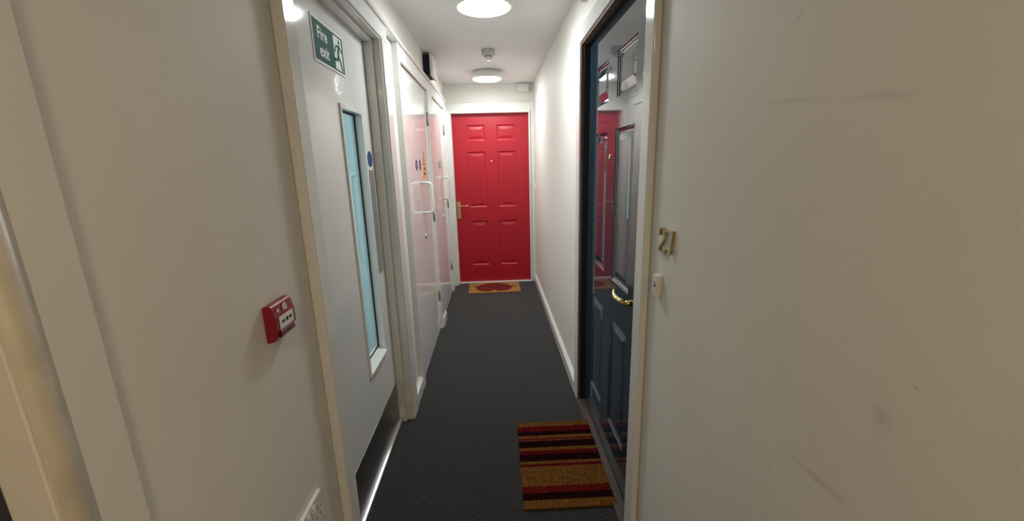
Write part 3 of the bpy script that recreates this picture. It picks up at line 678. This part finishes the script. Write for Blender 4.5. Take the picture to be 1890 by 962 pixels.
# doorbell pushes
def doorbell(y_far, z0, w_, h_, label):
    c = empty('doorbell_push', (XR, y_far, z0), -PI / 2); tag(c, label, 'doorbell')
    b = boxes('body', 'plastic_white', c, (0, w_, -0.018, 0, 0, h_), world=False, bev=0.002)
    q = MB(); q.lathe([(0.0085, -0.0178), (0.0085, -0.0195), (0.0065, -0.0195), (0.0065, -0.018)], (w_ / 2, 0, h_ * 0.55), 'y', 20); q.build('button_ring', 'print_black', c, world=False)
    q = MB(); q.lathe([(0.0062, -0.0178), (0.0062, -0.0205), (0.004, -0.0215), (0, -0.0215)], (w_ / 2, 0, h_ * 0.55), 'y', 20); q.build('button', 'plastic_white', c, world=False)
doorbell(1.190, 1.050, 0.030, 0.064, 'white doorbell push with dark ring below the brass numerals')
doorbell(4.945, 1.150, 0.028, 0.064, 'white doorbell push on the right wall beside the red door frame')

# ------------------------------------------------------------------ doormats
def pile(name, m, parent, x0, x1, y0, y1, z, n, h, test=None):
    vs = []; fs = []
    for i in range(n):
        x = random.uniform(x0, x1); y = random.uniform(y0, y1)
        if test and not test(x, y): continue
        a = random.uniform(0, PI); r = 0.0016; dx, dy = r * math.cos(a), r * math.sin(a)
        tx, ty = random.uniform(-0.004, 0.004), random.uniform(-0.004, 0.004); k = len(vs)
        vs += [(x - dx, y - dy, z), (x + dx, y + dy, z), (x + tx, y + ty, z + h * random.uniform(0.6, 1.2))]; fs.append((k, k + 1, k + 2))
    me = bpy.data.meshes.new(name); me.from_pydata(vs, [], fs); me.materials.append(MATS[m])
    o = bpy.data.objects.new(name, me); COL.objects.link(o); o.parent = parent; o['kind'] = 'stuff'
    return o
c = empty('doormat', (0.077, MAT_Y0, 0), 0.0); tag(c, 'coir doormat with red and dark brown stripes by the navy door', 'doormat')
c.rotation_euler.z = -0.008
boxes('backing', 'rubber_black', c, (0.0, 0.402, 0.0, MAT_Y1 - MAT_Y0, 0.0, 0.003), world=False)
boxes('coir_body', 'striped_coir', c, (0.001, 0.401, 0.001, MAT_Y1 - MAT_Y0 - 0.001, 0.003, 0.013), world=False, bev=0.002)
pile('coir_pile', 'striped_coir', c, 0.001, 0.401, 0.001, MAT_Y1 - MAT_Y0 - 0.001, 0.0125, 26000, 0.0055)
c = empty('heart_doormat', (-0.342, 4.535, 0)); tag(c, 'small coir doormat with a red heart before the red door', 'doormat')
c.rotation_euler.z = 0.02
MWx, MWy = 0.612, 0.415
boxes('backing', 'rubber_black', c, (0.0, MWx, 0.0, MWy, 0.0, 0.003), world=False)
boxes('coir_body', 'coir', c, (0.001, MWx - 0.001, 0.001, MWy - 0.001, 0.003, 0.013), world=False, bev=0.002)
pile('coir_pile', 'coir', c, 0.002, MWx - 0.002, 0.002, MWy - 0.002, 0.0125, 9000, 0.003)
hp = [(0.300 + 0.212 * math.cos(PI * k / 24), 0.185 + 0.185 * math.sin(PI * k / 24) ** 1.15) for k in range(25)]
for k in range(1, 32):
    u = -1 + 2 * k / 32; hp.append((0.300 + 0.212 * u, 0.185 - 0.150 * math.sqrt(1 - u * u) ** 0.8 + 0.068 * math.exp(-(u / 0.13) ** 2)))
MB().prism(hp, 'z', 0.0125, 0.0142).build('heart', 'coir_red', c, world=False)
def in_heart(x, y):
    ins = False; n = len(hp)
    for i in range(n):
        (xa, ya), (xb, yb) = hp[i], hp[(i + 1) % n]
        if (ya > y) != (yb > y) and x < (xb - xa) * (y - ya) / (yb - ya) + xa: ins = not ins
    return ins
pile('heart_pile', 'coir_red', c, 0.05, 0.55, 0.0, MWy, 0.014, 9000, 0.004, in_heart)
for cx, cy in ((0.085, 0.262), (0.545, 0.20)):   # small dark marks either side of the heart
    q = MB(); q.prism([(cx - 0.036, cy - 0.004), (cx - 0.020, cy - 0.012), (cx - 0.006, cy - 0.003), (cx + 0.010, cy - 0.010), (cx + 0.036, cy + 0.002), (cx + 0.020, cy + 0.010), (cx + 0.004, cy + 0.004), (cx - 0.014, cy + 0.011)], 'z', 0.013, 0.0165)
    q.build('printed_mark', 'print_black', c, world=False)
